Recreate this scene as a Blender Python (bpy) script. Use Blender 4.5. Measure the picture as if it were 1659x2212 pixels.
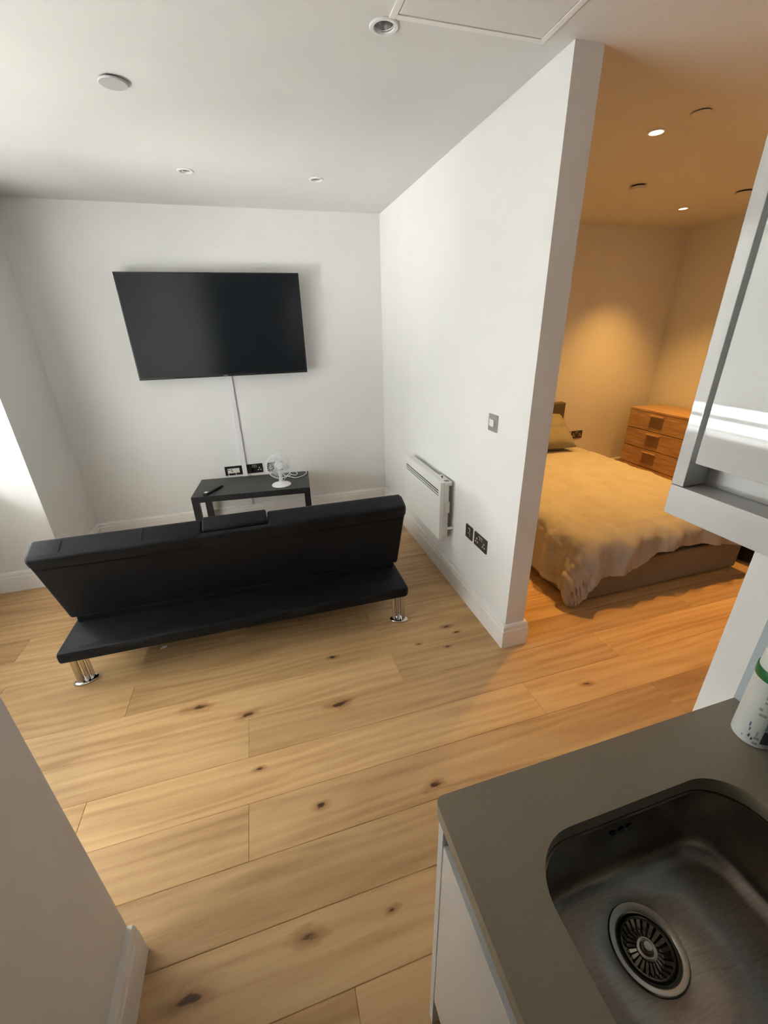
import bpy, bmesh, math, random
from mathutils import Vector, Matrix, noise

# ------------------------------------------------------------------ clear
for o in list(bpy.data.objects):
    bpy.data.objects.remove(o, do_unlink=True)
scene = bpy.context.scene
COL = scene.collection
random.seed(7)
H = 2.493            # ceiling height

# ------------------------------------------------------------------ camera
cam_d = bpy.data.cameras.new('camera')
cam = bpy.data.objects.new('camera', cam_d)
COL.objects.link(cam)
cam.location = (-1.1305, -3.8661, 1.6646)
cam.rotation_euler = (1.1498, 0.0235, -0.2888)
cam_d.sensor_fit = 'VERTICAL'
cam_d.sensor_height = 36.0
cam_d.lens = 895.06 / 2212.0 * 36.0
cam_d.clip_start = 0.01
scene.camera = cam

# ------------------------------------------------------------------ world, daylight, exposure
world = bpy.data.worlds.new('world')
scene.world = world
world.use_nodes = True
wb = world.node_tree.nodes['Background']
wb.inputs[0].default_value = (0.86, 0.93, 1.0, 1)
wb.inputs[1].default_value = 3.0

vs = scene.view_settings
vs.view_transform = 'Standard'
vs.look = 'None'
vs.gamma = 1.0
vs.use_curve_mapping = False
vs.exposure = 0.32


def area(name, loc, rot, sx, sy, power, color, spread=180):
    l = bpy.data.lights.new(name, 'AREA')
    l.shape = 'RECTANGLE'
    l.size = sx
    l.size_y = sy
    l.energy = power
    l.color = color
    l.spread = math.radians(spread)
    o = bpy.data.objects.new(name, l)
    COL.objects.link(o)
    o.location = loc
    o.rotation_euler = rot
    return o


XL = -3.10           # inner face of the window wall
WY0, WY1 = -3.40, -0.95     # window opening along y
SILL, HEAD, GAP = 0.90, 2.20, 1.10   # sill, head, lower edge of the blind
BAR = (0.972, 1.012)  # transom bar in the gap
DAY = (0.955, 0.98, 0.985)
# daylight in the open gap under the blind (area local -Z points to +X): from the sky through the upper strip,
# thrown up by the bright ground through the lower strip
for z0_, z1_, tilt_, pw_ in ((SILL + 0.010, BAR[0], -14, 11), (BAR[1], GAP - 0.025, 6, 18.5)):
    area('daylight_under_blind', (XL - 0.163, (WY0 + WY1) / 2, (z0_ + z1_) / 2), (0, math.radians(-90 + tilt_), 0),
         z1_ - z0_, WY1 - WY0 - 0.06, pw_, DAY, 175)
# daylight on the back of the blind
area('daylight_behind_blind', (XL - 0.195, (WY0 + WY1) / 2, (GAP + HEAD) / 2),
     (0, math.radians(-90), 0), HEAD - GAP, WY1 - WY0, 560, DAY)
# lamp added in the gap for reflected sun, aimed at the ceiling corner
ceil_beam = area('added_ceiling_beam', (XL - 0.14, -1.55, 1.045), (0, 0, 0), 0.06, 0.5, 6, (1.0, 0.97, 0.88), 42)
ceil_beam.rotation_euler = (Vector((-0.40, -0.55, 2.45)) - Vector(ceil_beam.location)).to_track_quat('-Z', 'Y').to_euler()

# ------------------------------------------------------------------ materials
MATS = {}


def mat(name, color=(0.8, 0.8, 0.8), rough=0.5, metal=0.0, spec=0.5, **kw):
    m = bpy.data.materials.new(name)
    m.use_nodes = True
    b = m.node_tree.nodes['Principled BSDF']
    b.inputs['Base Color'].default_value = (*color, 1)
    b.inputs['Roughness'].default_value = rough
    b.inputs['Metallic'].default_value = metal
    b.inputs['Specular IOR Level'].default_value = spec
    for k, v in kw.items():
        b.inputs[k].default_value = v
    MATS[name] = m
    return m


def nt(m):
    return m.node_tree, m.node_tree.nodes, m.node_tree.links, m.node_tree.nodes['Principled BSDF']


def add_noise(m, c0, c1, scale=20.0, stretch=(1, 1, 1), detail=4.0, bump=0.0, bscale=None, coord='Object', lo=0.35, hi=0.65):
    """colour variation by noise between c0 and c1, plus an optional fine bump"""
    t, n, l, b = nt(m)
    tc = n.new('ShaderNodeTexCoord')
    mp = n.new('ShaderNodeMapping')
    mp.inputs['Scale'].default_value = stretch
    l.new(tc.outputs[coord], mp.inputs[0])
    no = n.new('ShaderNodeTexNoise')
    no.inputs['Scale'].default_value = scale
    no.inputs['Detail'].default_value = detail
    l.new(mp.outputs[0], no.inputs['Vector'])
    cr = n.new('ShaderNodeValToRGB')
    cr.color_ramp.elements[0].position = lo
    cr.color_ramp.elements[1].position = hi
    cr.color_ramp.elements[0].color = (*c0, 1)
    cr.color_ramp.elements[1].color = (*c1, 1)
    l.new(no.outputs['Fac'], cr.inputs[0])
    l.new(cr.outputs[0], b.inputs['Base Color'])
    if bump:
        nb = n.new('ShaderNodeTexNoise')
        nb.inputs['Scale'].default_value = bscale or scale * 4
        nb.inputs['Detail'].default_value = 3
        l.new(mp.outputs[0], nb.inputs['Vector'])
        bp = n.new('ShaderNodeBump')
        bp.inputs['Strength'].default_value = bump
        bp.inputs['Distance'].default_value = 0.002
        l.new(nb.outputs['Fac'], bp.inputs['Height'])
        l.new(bp.outputs[0], b.inputs['Normal'])
    return m


add_noise(mat('wall_paint', rough=0.6, spec=0.3), (0.765, 0.757, 0.745), (0.785, 0.777, 0.765), 3, bump=0.12, bscale=160)
add_noise(mat('ceiling_paint', rough=0.75, spec=0.2), (0.70, 0.695, 0.675), (0.72, 0.715, 0.695), 3, bump=0.12, bscale=140)
add_noise(mat('trim_paint', rough=0.35), (0.80, 0.78, 0.755), (0.83, 0.81, 0.785), 6)
add_noise(mat('sofa_fabric', rough=0.5, spec=0.17, **{'Sheen Weight': 0.10, 'Sheen Roughness': 0.35, 'Sheen Tint': (0.75, 0.85, 1.0, 1)}), (0.0036, 0.0040, 0.0052), (0.0056, 0.0060, 0.0075), 60, bump=0.25, bscale=900)
mat('sofa_seam', (0.003, 0.003, 0.004), 0.8)
mat('chrome', (0.62, 0.60, 0.58), 0.09, 1.0)
add_noise(mat('black_laminate', rough=0.42), (0.011, 0.011, 0.0115), (0.02, 0.02, 0.0205), 14, (1.2, 16, 16), bump=0.1)
mat('tv_plastic', (0.008, 0.008, 0.009), 0.35)
mat('tv_screen', (0.006, 0.008, 0.011), 0.16, spec=0.55)
mat('white_plastic', (0.80, 0.80, 0.79), 0.3)
mat('conduit_white', (0.80, 0.78, 0.80), 0.35)
mat('black_plastic', (0.012, 0.012, 0.012), 0.4)
mat('black_nickel', (0.095, 0.080, 0.064), 0.35, 0.5)
mat('socket_white', (0.75, 0.72, 0.66), 0.4)
mat('brushed_steel', (0.42, 0.40, 0.38), 0.38, 0.7)
mat('heater_white', (0.78, 0.77, 0.74), 0.3)
mat('dark_slot', (0.03, 0.03, 0.03), 0.7)
mat('display_grey', (0.20, 0.20, 0.19), 0.25)
mat('kitchen_gloss', (0.76, 0.76, 0.745), 0.035, spec=0.5)
mat('kitchen_satin', (0.74, 0.73, 0.715), 0.3)
mat('gola_rail', (0.55, 0.56, 0.55), 0.35, 0.3)
add_noise(mat('worktop', rough=0.36, spec=0.45), (0.27, 0.228, 0.168), (0.30, 0.255, 0.19), 420, detail=6)
mat('splash_glass', (0.40, 0.47, 0.52), 0.08, spec=0.6)
m = mat('stainless', (0.34, 0.31, 0.27), 0.27, 1.0)
add_noise(m, (0.30, 0.275, 0.24), (0.37, 0.34, 0.30), 40, (1, 8, 1), bump=0.06, bscale=160)
mat('stainless_ring', (0.45, 0.42, 0.37), 0.2, 1.0)
add_noise(mat('duvet_cotton', rough=0.85, spec=0.15), (0.375, 0.345, 0.31), (0.415, 0.385, 0.35), 7, bump=0.2, bscale=320)
add_noise(mat('divan_fabric', rough=0.9, spec=0.1), (0.20, 0.165, 0.12), (0.235, 0.195, 0.145), 90, bump=0.3, bscale=500)
add_noise(mat('headboard_fabric', rough=0.9, spec=0.1), (0.125, 0.105, 0.08), (0.15, 0.125, 0.095), 90, bump=0.3, bscale=500)
add_noise(mat('pillow_cotton', rough=0.85, spec=0.15), (0.25, 0.225, 0.165), (0.285, 0.255, 0.19), 9, bump=0.2, bscale=320)
add_noise(mat('oak_veneer', rough=0.42), (0.40, 0.235, 0.115), (0.58, 0.375, 0.20), 5, (10, 1.0, 12), detail=6, bump=0.06)
add_noise(mat('walnut_handle', rough=0.45), (0.27, 0.165, 0.085), (0.34, 0.215, 0.115), 6, (3, 3, 14), detail=5)
add_noise(mat('bag_black', rough=0.75, spec=0.2), (0.006, 0.006, 0.0065), (0.012, 0.012, 0.0125), 30, bump=0.5, bscale=120)
mat('tub_white', (0.62, 0.63, 0.60), 0.4)
mat('tub_green', (0.02, 0.15, 0.045), 0.3)
mat('print_dark', (0.06, 0.075, 0.09), 0.5)
mat('print_grey', (0.30, 0.32, 0.30), 0.5)
mat('print_blue', (0.22, 0.29, 0.34), 0.45)
mat('print_purple', (0.17, 0.11, 0.22), 0.5)
mat('disc_grey', (0.47, 0.47, 0.47), 0.55)
mat('disc_warm', (0.70, 0.68, 0.64), 0.55)
mat('lamp_can', (0.55, 0.55, 0.54), 0.22, 0.85)
mat('lamp_bezel', (0.74, 0.74, 0.73), 0.3)
mat('lamp_glass', (0.30, 0.30, 0.29), 0.1)
m = mat('lamp_lit', (1, 1, 1), 0.5)
_b = m.node_tree.nodes['Principled BSDF']
_b.inputs['Emission Color'].default_value = (1.0, 0.80, 0.52, 1)
_b.inputs['Emission Strength'].default_value = 26
mat('upvc_white', (0.80, 0.80, 0.79), 0.3)
mat('subfloor', (0.02, 0.014, 0.009), 0.9)
mat('paper_white', (0.8, 0.8, 0.78), 0.7)
mat('tag_olive', (0.10, 0.10, 0.08), 0.8)

# fan blades: pale translucent plastic
m = mat('blade_plastic', (0.72, 0.78, 0.82), 0.2, spec=0.5)
t, n, l, b = nt(m)
tr = n.new('ShaderNodeBsdfTransparent')
mx = n.new('ShaderNodeMixShader')
mx.inputs[0].default_value = 0.78
l.new(tr.outputs[0], mx.inputs[1])
l.new(b.outputs[0], mx.inputs[2])
l.new(mx.outputs[0], n['Material Output'].inputs[0])

# window pane: clear, lets the daylight through, mirrors a little
m = mat('window_glass', (1, 1, 1), 0.0)
t, n, l, b = nt(m)
tr = n.new('ShaderNodeBsdfTransparent')
gl = n.new('ShaderNodeBsdfGlossy')
gl.inputs['Roughness'].default_value = 0.0
fr = n.new('ShaderNodeFresnel')
mx = n.new('ShaderNodeMixShader')
l.new(fr.outputs[0], mx.inputs[0])
l.new(tr.outputs[0], mx.inputs[1])
l.new(gl.outputs[0], mx.inputs[2])
l.new(mx.outputs[0], n['Material Output'].inputs[0])

# roller blind: diffuse and translucent cloth
m = mat('blind_cloth', (0.72, 0.72, 0.70), 0.9)
t, n, l, b = nt(m)
tl = n.new('ShaderNodeBsdfTranslucent')
tl.inputs[0].default_value = (0.62, 0.62, 0.59, 1)
mx = n.new('ShaderNodeMixShader')
mx.inputs[0].default_value = 0.35
l.new(b.outputs[0], mx.inputs[1])
l.new(tl.outputs[0], mx.inputs[2])
l.new(mx.outputs[0], n['Material Output'].inputs[0])


def make_oak_floor():
    m = mat('oak_plank', rough=0.42, spec=0.35)
    t, n, l, b = nt(m)
    oi = n.new('ShaderNodeObjectInfo')
    ge = n.new('ShaderNodeNewGeometry')
    # every board gets its own piece of the grain: world position + board offset
    off = n.new('ShaderNodeVectorMath'); off.operation = 'MULTIPLY_ADD'
    l.new(oi.outputs['Random'], off.inputs[0])
    off.inputs[1].default_value = (37.0, 53.0, 11.0)
    l.new(ge.outputs['Position'], off.inputs[2])
    # knots that can be picked out in the room, given by where they lie
    knots = [(-0.957, -2.400, .050), (-0.673, -2.901, .034), (-0.939, -2.082, .026), (-0.242, -2.042, .032),
             (-1.389, -2.326, .040), (-1.338, -2.621, .020), (0.255, -2.658, .026), (-1.53, -3.235, .050),
             (-0.200, -2.105, .020), (-1.62, -2.215, .05), (-1.21, -3.20, .035), (-0.95, -3.215, .018),
             (-0.45, -2.13, .022), (-1.12, -2.84, .026), (-0.30, -2.20, .02)]
    dist = None
    knot_f = None
    for (kx, ky, kr) in knots:
        sb = n.new('ShaderNodeVectorMath'); sb.operation = 'SUBTRACT'
        l.new(ge.outputs['Position'], sb.inputs[0]); sb.inputs[1].default_value = (kx, ky, 0)
        sc = n.new('ShaderNodeVectorMath'); sc.operation = 'MULTIPLY'
        l.new(sb.outputs[0], sc.inputs[0]); sc.inputs[1].default_value = (0.5 / kr, 1.15 / kr, 0)
        ln = n.new('ShaderNodeVectorMath'); ln.operation = 'LENGTH'
        l.new(sc.outputs[0], ln.inputs[0])
        if knot_f is None:
            knot_f = ln.outputs['Value']
        else:
            mn = n.new('ShaderNodeMath'); mn.operation = 'MINIMUM'
            l.new(knot_f, mn.inputs[0]); l.new(ln.outputs['Value'], mn.inputs[1])
            knot_f = mn.outputs[0]
    # warp
    mpw = n.new('ShaderNodeMapping'); mpw.inputs['Scale'].default_value = (1.6, 5.0, 1)
    l.new(off.outputs[0], mpw.inputs[0])
    nw = n.new('ShaderNodeTexNoise'); nw.inputs['Scale'].default_value = 1.0; nw.inputs['Detail'].default_value = 2
    l.new(mpw.outputs[0], nw.inputs['Vector'])
    # long cathedral figure
    mp1 = n.new('ShaderNodeMapping'); mp1.inputs['Scale'].default_value = (0.55, 5.0, 1)
    l.new(off.outputs[0], mp1.inputs[0])
    wv = n.new('ShaderNodeTexWave'); wv.wave_type = 'BANDS'; wv.bands_direction = 'Y'
    wv.inputs['Scale'].default_value = 1.1; wv.inputs['Distortion'].default_value = 14.0
    wv.inputs['Detail'].default_value = 3; wv.inputs['Detail Scale'].default_value = 1.1
    l.new(mp1.outputs[0], wv.inputs['Vector'])
    # broad streaks
    mp2 = n.new('ShaderNodeMapping'); mp2.inputs['Scale'].default_value = (0.75, 6.5, 1)
    l.new(off.outputs[0], mp2.inputs[0])
    ns = n.new('ShaderNodeTexNoise'); ns.inputs['Scale'].default_value = 1.0; ns.inputs['Detail'].default_value = 5
    ns.inputs['Distortion'].default_value = 1.2
    l.new(mp2.outputs[0], ns.inputs['Vector'])
    # fine fibres
    mp3 = n.new('ShaderNodeMapping'); mp3.inputs['Scale'].default_value = (9.0, 190.0, 1)
    l.new(off.outputs[0], mp3.inputs[0])
    nf = n.new('ShaderNodeTexNoise'); nf.inputs['Scale'].default_value = 1.0; nf.inputs['Detail'].default_value = 3
    l.new(mp3.outputs[0], nf.inputs['Vector'])
    # combine
    a1 = n.new('ShaderNodeMath'); a1.operation = 'MULTIPLY'; a1.inputs[1].default_value = 0.13
    l.new(wv.outputs['Fac'], a1.inputs[0])
    a2 = n.new('ShaderNodeMath'); a2.operation = 'MULTIPLY_ADD'; a2.inputs[1].default_value = 0.66
    l.new(ns.outputs['Fac'], a2.inputs[0]); l.new(a1.outputs[0], a2.inputs[2])
    a3 = n.new('ShaderNodeMath'); a3.operation = 'MULTIPLY_ADD'; a3.inputs[1].default_value = 0.21
    l.new(nf.outputs['Fac'], a3.inputs[0]); l.new(a2.outputs[0], a3.inputs[2])
    cr = n.new('ShaderNodeValToRGB')
    e = cr.color_ramp.elements
    e[0].position = 0.30; e[0].color = (0.375, 0.213, 0.092, 1)
    e[1].position = 0.72; e[1].color = (0.610, 0.405, 0.200, 1)
    e2 = e.new(0.50); e2.color = (0.510, 0.320, 0.149, 1)
    l.new(a3.outputs[0], cr.inputs[0])
    # board tone (object colour)
    mm = n.new('ShaderNodeMix'); mm.data_type = 'RGBA'; mm.blend_type = 'MULTIPLY'
    mm.inputs[0].default_value = 1.0
    l.new(cr.outputs[0], mm.inputs[6]); l.new(oi.outputs['Color'], mm.inputs[7])
    mpk = n.new('ShaderNodeMapping'); mpk.inputs['Scale'].default_value = (14.0, 34.0, 1)
    l.new(off.outputs[0], mpk.inputs[0])
    nk = n.new('ShaderNodeTexNoise'); nk.inputs['Scale'].default_value = 1.0; nk.inputs['Detail'].default_value = 3
    l.new(mpk.outputs[0], nk.inputs['Vector'])
    # knots: dark heart, brown halo, edge made irregular
    kn = n.new('ShaderNodeMath'); kn.operation = 'MULTIPLY_ADD'; kn.inputs[1].default_value = 1.5
    l.new(nk.outputs['Fac'], kn.inputs[0]); kn.inputs[2].default_value = -0.75
    ka = n.new('ShaderNodeMath'); ka.operation = 'ADD'
    l.new(knot_f, ka.inputs[0]); l.new(kn.outputs[0], ka.inputs[1])
    kr = n.new('ShaderNodeValToRGB')
    ke = kr.color_ramp.elements
    ke[0].position = 0.10; ke[0].color = (0.14, 0.09, 0.06, 1)
    ke[1].position = 0.95; ke[1].color = (1, 1, 1, 1)
    ke2 = ke.new(0.30); ke2.color = (0.66, 0.56, 0.48, 1)
    l.new(ka.outputs[0], kr.inputs[0])
    mk = n.new('ShaderNodeMix'); mk.data_type = 'RGBA'; mk.blend_type = 'MULTIPLY'
    mk.inputs[0].default_value = 1.0
    l.new(mm.outputs[2], mk.inputs[6]); l.new(kr.outputs[0], mk.inputs[7])
    l.new(mk.outputs[2], b.inputs['Base Color'])
    bp = n.new('ShaderNodeBump'); bp.inputs['Strength'].default_value = 0.12; bp.inputs['Distance'].default_value = 0.001
    l.new(a3.outputs[0], bp.inputs['Height']); l.new(bp.outputs[0], b.inputs['Normal'])


make_oak_floor()

# ------------------------------------------------------------------ mesh helpers
class MB:
    def __init__(self):
        self.bm = bmesh.new()
        self.bev = False

    def box(self, x0, x1, y0, y1, z0, z1, bevel=0.0, seg=2, rot=None):
        r = bmesh.ops.create_cube(self.bm, size=1.0)
        vs_ = r['verts']
        for v in vs_:
            v.co = Vector((x0 + (v.co.x + .5) * (x1 - x0), y0 + (v.co.y + .5) * (y1 - y0), z0 + (v.co.z + .5) * (z1 - z0)))
        if bevel > 0:
            self.bev = True
            ed = list({e for v in vs_ for e in v.link_edges})
            r2 = bmesh.ops.bevel(self.bm, geom=ed, offset=bevel, segments=seg, affect='EDGES', profile=0.5)
            vs_ = list({v for f in r2['faces'] for v in f.verts} | {v for v in vs_ if v.is_valid})
        if rot is not None:
            bmesh.ops.transform(self.bm, matrix=rot, verts=vs_)
        return self

    def cyl(self, p0, p1, r0, r1=None, seg=16, caps=True):
        p0, p1 = Vector(p0), Vector(p1)
        r1 = r0 if r1 is None else r1
        d = (p1 - p0).normalized()
        q = d.to_track_quat('Z', 'Y')
        a, c = [], []
        for i in range(seg):
            t_ = 2 * math.pi * i / seg
            u = q @ Vector((math.cos(t_), math.sin(t_), 0))
            a.append(self.bm.verts.new(p0 + u * r0)); c.append(self.bm.verts.new(p1 + u * r1))
        for i in range(seg):
            j = (i + 1) % seg
            self.bm.faces.new((a[i], a[j], c[j], c[i]))
        if caps:
            self.bm.faces.new(a[::-1]); self.bm.faces.new(c)
        return self

    def lathe(self, prof, center=(0, 0, 0), seg=32, mtx=None, sx=1.0, sy=1.0):
        """prof: (radius, height) from one end to the other; radius 0 closes the surface"""
        C_ = Vector(center)
        rings = []
        for (r, z) in prof:
            if r <= 1e-6:
                co = Vector((0, 0, z))
                rings.append([self.bm.verts.new((mtx @ co if mtx else co) + C_)])
            else:
                ring = []
                for i in range(seg):
                    t_ = 2 * math.pi * i / seg
                    co = Vector((r * math.cos(t_) * sx, r * math.sin(t_) * sy, z))
                    ring.append(self.bm.verts.new((mtx @ co if mtx else co) + C_))
                rings.append(ring)
        for a, c in zip(rings, rings[1:]):
            if len(a) == 1 and len(c) == 1:
                continue
            for i in range(seg):
                j = (i + 1) % seg
                if len(a) == 1:
                    self.bm.faces.new((a[0], c[j], c[i]))
                elif len(c) == 1:
                    self.bm.faces.new((a[i], a[j], c[0]))
                else:
                    self.bm.faces.new((a[i], a[j], c[j], c[i]))
        return self

    def tube(self, pts, r, seg=8, closed=False):
        pts = [Vector(p) for p in pts]
        rings = []
        N = len(pts)
        up = Vector((0, 0, 1))
        for i, p in enumerate(pts):
            if closed:
                d = pts[(i + 1) % N] - pts[i - 1]
            else:
                d = pts[min(i + 1, N - 1)] - pts[max(i - 1, 0)]
            d.normalize()
            s = d.cross(up)
            if s.length < 1e-4:
                s = d.cross(Vector((1, 0, 0)))
            s.normalize()
            w = s.cross(d)
            rings.append([self.bm.verts.new(p + (s * math.cos(2 * math.pi * k / seg) + w * math.sin(2 * math.pi * k / seg)) * r) for k in range(seg)])
        M_ = N if closed else N - 1
        for i in range(M_):
            a, c = rings[i], rings[(i + 1) % N]
            for k in range(seg):
                j = (k + 1) % seg
                self.bm.faces.new((a[k], a[j], c[j], c[k]))
        if not closed:
            self.bm.faces.new(rings[0][::-1]); self.bm.faces.new(rings[-1])
        return self

    def prism(self, poly, place, depth0, depth1):
        """poly: 2D points; place(u, v, w) -> 3D; w runs depth0..depth1"""
        a = [self.bm.verts.new(place(u, v, depth0)) for u, v in poly]
        c = [self.bm.verts.new(place(u, v, depth1)) for u, v in poly]
        self.bm.faces.new(a[::-1]); self.bm.faces.new(c)
        N = len(poly)
        for i in range(N):
            j = (i + 1) % N
            self.bm.faces.new((a[i], a[j], c[j], c[i]))
        return self

    def loft(self, loops, cap0=True, cap1=True):
        rings = [[self.bm.verts.new(p) for p in lp] for lp in loops]
        for a, c in zip(rings, rings[1:]):
            N = len(a)
            for i in range(N):
                j = (i + 1) % N
                self.bm.faces.new((a[i], a[j], c[j], c[i]))
        if cap0:
            self.bm.faces.new(rings[0][::-1])
        if cap1:
            self.bm.faces.new(rings[-1])
        return self

    def holed(self, outer, holes, z0, z1):
        """flat plate outer loop (2D) with holes (2D loops), from z0 to z1, walls of the holes included"""
        for z in (z0, z1):
            es = []
            for lp in [outer] + holes:
                v_ = [self.bm.verts.new((x, y, z)) for x, y in lp]
                for i in range(len(v_)):
                    es.append(self.bm.edges.new((v_[i], v_[(i + 1) % len(v_)])))
            bmesh.ops.triangle_fill(self.bm, use_beauty=True, use_dissolve=False, edges=es, normal=(0, 0, 1))
        for lp in [outer] + holes:
            a = [self.bm.verts.new((x, y, z0)) for x, y in lp]
            c = [self.bm.verts.new((x, y, z1)) for x, y in lp]
            for i in range(len(lp)):
                j = (i + 1) % len(lp)
                self.bm.faces.new((a[i], a[j], c[j], c[i]))
        bmesh.ops.remove_doubles(self.bm, verts=self.bm.verts, dist=1e-5)
        return self

    def build(self, name, material, parent=None, smooth=35, world=True):
        bm = self.bm
        bmesh.ops.recalc_face_normals(bm, faces=bm.faces)
        if parent is not None and world:
            bmesh.ops.transform(bm, matrix=PM[parent.name].inverted(), verts=bm.verts)
        me = bpy.data.meshes.new(name)
        bm.to_mesh(me)
        bm.free()
        me.materials.append(MATS[material])
        if smooth:
            for p in me.polygons:
                p.use_smooth = True
            me.set_sharp_from_angle(angle=math.radians(smooth))
        o = bpy.data.objects.new(name, me)
        COL.objects.link(o)
        if self.bev and smooth:
            wn = o.modifiers.new('weighted_normal', 'WEIGHTED_NORMAL')
            wn.keep_sharp = True
            wn.weight = 80
        if parent is not None:
            o.parent = parent
            PM[o.name] = PM[parent.name]
        else:
            PM[o.name] = Matrix.Identity(4)
        return o


PM = {}      # world matrix of every root, by object name


def thing(name, label, cat, loc=(0, 0, 0), rz=0.0, group=None):
    o = bpy.data.objects.new(name, None)
    o.empty_display_size = 0.05
    COL.objects.link(o)
    o.location = loc
    o.rotation_euler = (0, 0, rz)
    o['label'] = label
    o['category'] = cat
    if group:
        o['group'] = group
    PM[o.name] = Matrix.Translation(loc) @ Matrix.Rotation(rz, 4, 'Z')
    return o


def tag(o, label, cat, group=None):
    o['label'] = label
    o['category'] = cat
    if group:
        o['group'] = group
    return o


def struct(o, label=None, cat=None):
    o['kind'] = 'structure'
    if label:
        o['label'] = label
        o['category'] = cat
    return o


def rrect(x0, x1, y0, y1, r, seg=8, edge=0):
    pts = []
    for cx, cy, a0 in ((x1 - r, y1 - r, 0), (x0 + r, y1 - r, 90), (x0 + r, y0 + r, 180), (x1 - r, y0 + r, 270)):
        for k in range(seg + 1):
            a = math.radians(a0 + 90 * k / seg)
            pts.append((cx + r * math.cos(a), cy + r * math.sin(a)))
    if edge:
        out = []
        for i, p in enumerate(pts):
            out.append(p)
            if i % (seg + 1) == seg:
                q = pts[(i + 1) % len(pts)]
                out += [(p[0] + (q[0] - p[0]) * k / (edge + 1), p[1] + (q[1] - p[1]) * k / (edge + 1)) for k in range(1, edge + 1)]
        return out
    return pts


def circ(cx, cy, r, seg=32):
    return [(cx + r * math.cos(2 * math.pi * i / seg), cy + r * math.sin(2 * math.pi * i / seg)) for i in range(seg)]


# ------------------------------------------------------------------ room shell
PT = 0.115                    # partition thickness
PL = 2.288                    # partition length
XB = 3.22                     # bedroom right wall
XK = -0.222                   # kitchen wall face
YK = -3.38                    # end of the kitchen wall
XN = -1.689                   # near wall face on the left
YN = -3.09
YF = -4.20                    # living room wall opposite the television
YR = -5.6                     # rear end of the hall
PW, PY = -2.645, -0.717       # pier corner

floor = struct(MB().box(-3.4, 3.5, -5.8, 0.15, -0.10, -0.016).build('floor', 'subfloor', smooth=0),
               'oak plank floor running through living room and bedroom', 'floor')

# planks: rows along x, width 0.1975, butt joints measured in the photo
PWID, PLEN = 0.1975, 1.94
row0 = -2.555
joints = {0: -1.382, 1: -1.99, 2: -1.382, 3: -2.03, 4: -2.30, 5: -1.10, 6: -1.9, 7: -1.2, 8: -2.2, 9: -1.5,
          -1: -0.62, -2: -1.95, -3: -2.60, -4: -1.40, -5: -2.648, -6: -1.7, -7: -2.2, -8: -1.2, -9: -2.5,
          -10: -1.6, -11: -2.1, -12: -1.3, -13: -2.0}
tones = {(0, 0): (1.03, 1.02, .98), (0, 1): (.96, .93, .90), (1, 1): (1.10, 1.07, 1.02), (1, 2): (1.12, 1.08, 1.0), (0, 2): (1.15, 1.12, 1.05),
         (2, 1): (.93, .90, .88), (2, 0): (.97, .95, .93), (2, 2): (.92, .88, .84), (3, 1): (.83, .81, .80), (3, 2): (.90, .88, .85), (4, 1): (.98, .97, .96),
         (-1, 1): (.93, .90, .88), (-5, 0): (.86, .82, .78), (-5, 1): (1.04, 1.02, 1.0)}
plank_mesh = {}
for r in range(-13, 17):
    yt = row0 + PWID - PWID * r           # upper (far) edge; row 0 lies between -2.3575 and -2.555
    yb = yt - PWID
    if yt < -5.75:
        break
    if yb > 0.12:
        continue
    j = joints.get(r, -2.4 + 0.9 * ((r * 37) % 17) / 17)
    x = j - 2 * PLEN
    k = -1
    while x < 3.5:
        xa, xb = max(x, -3.38), min(x + PLEN, 3.48)
        if xb - xa > 0.03:
            L_ = round(xb - xa, 3)
            if L_ not in plank_mesh:
                mb = MB().box(-L_ / 2, L_ / 2, -PWID / 2, PWID / 2, -0.016, 0.0, bevel=0.0022, seg=1)
                o = mb.build('plank', 'oak_plank', None, smooth=0)
                plank_mesh[L_] = o.data
            else:
                o = bpy.data.objects.new('plank', plank_mesh[L_])
                COL.objects.link(o)
            o.location = ((xa + xb) / 2, (yt + yb) / 2, 0)
            o.parent = floor
            tn = tones.get((r, k))
            if tn is None:
                q = random.uniform(0.90, 1.08)
                tn = (q, q * random.uniform(.97, 1.0), q * random.uniform(.93, 1.0))
            o.color = (*tn, 1)
        x += PLEN
        k += 1

# ceiling with holes for the recessed lamps
lamps_off = [(-1.356, -0.750), (-0.615, -0.744), (-0.616, -2.201)]
lamps_on = [(0.888, -1.772), (2.423, -0.615), (0.888, -0.615), (2.423, -1.772)]
HR = 0.033
struct(MB().holed([(-3.4, -5.8), (3.5, -5.8), (3.5, 0.15), (-3.4, 0.15)],
                  [circ(x, y, HR, 24) for x, y in lamps_off + lamps_on], H, H + 0.12).build('ceiling', 'ceiling_paint', smooth=0),
       'white painted ceiling with recessed lamps', 'ceiling')


def wall(name, x0, x1, y0, y1, z0=0.0, z1=H, m='wall_paint', label=None):
    return struct(MB().box(x0, x1, y0, y1, z0, z1).build(name, m, smooth=0), label, 'wall' if label else None)


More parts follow.
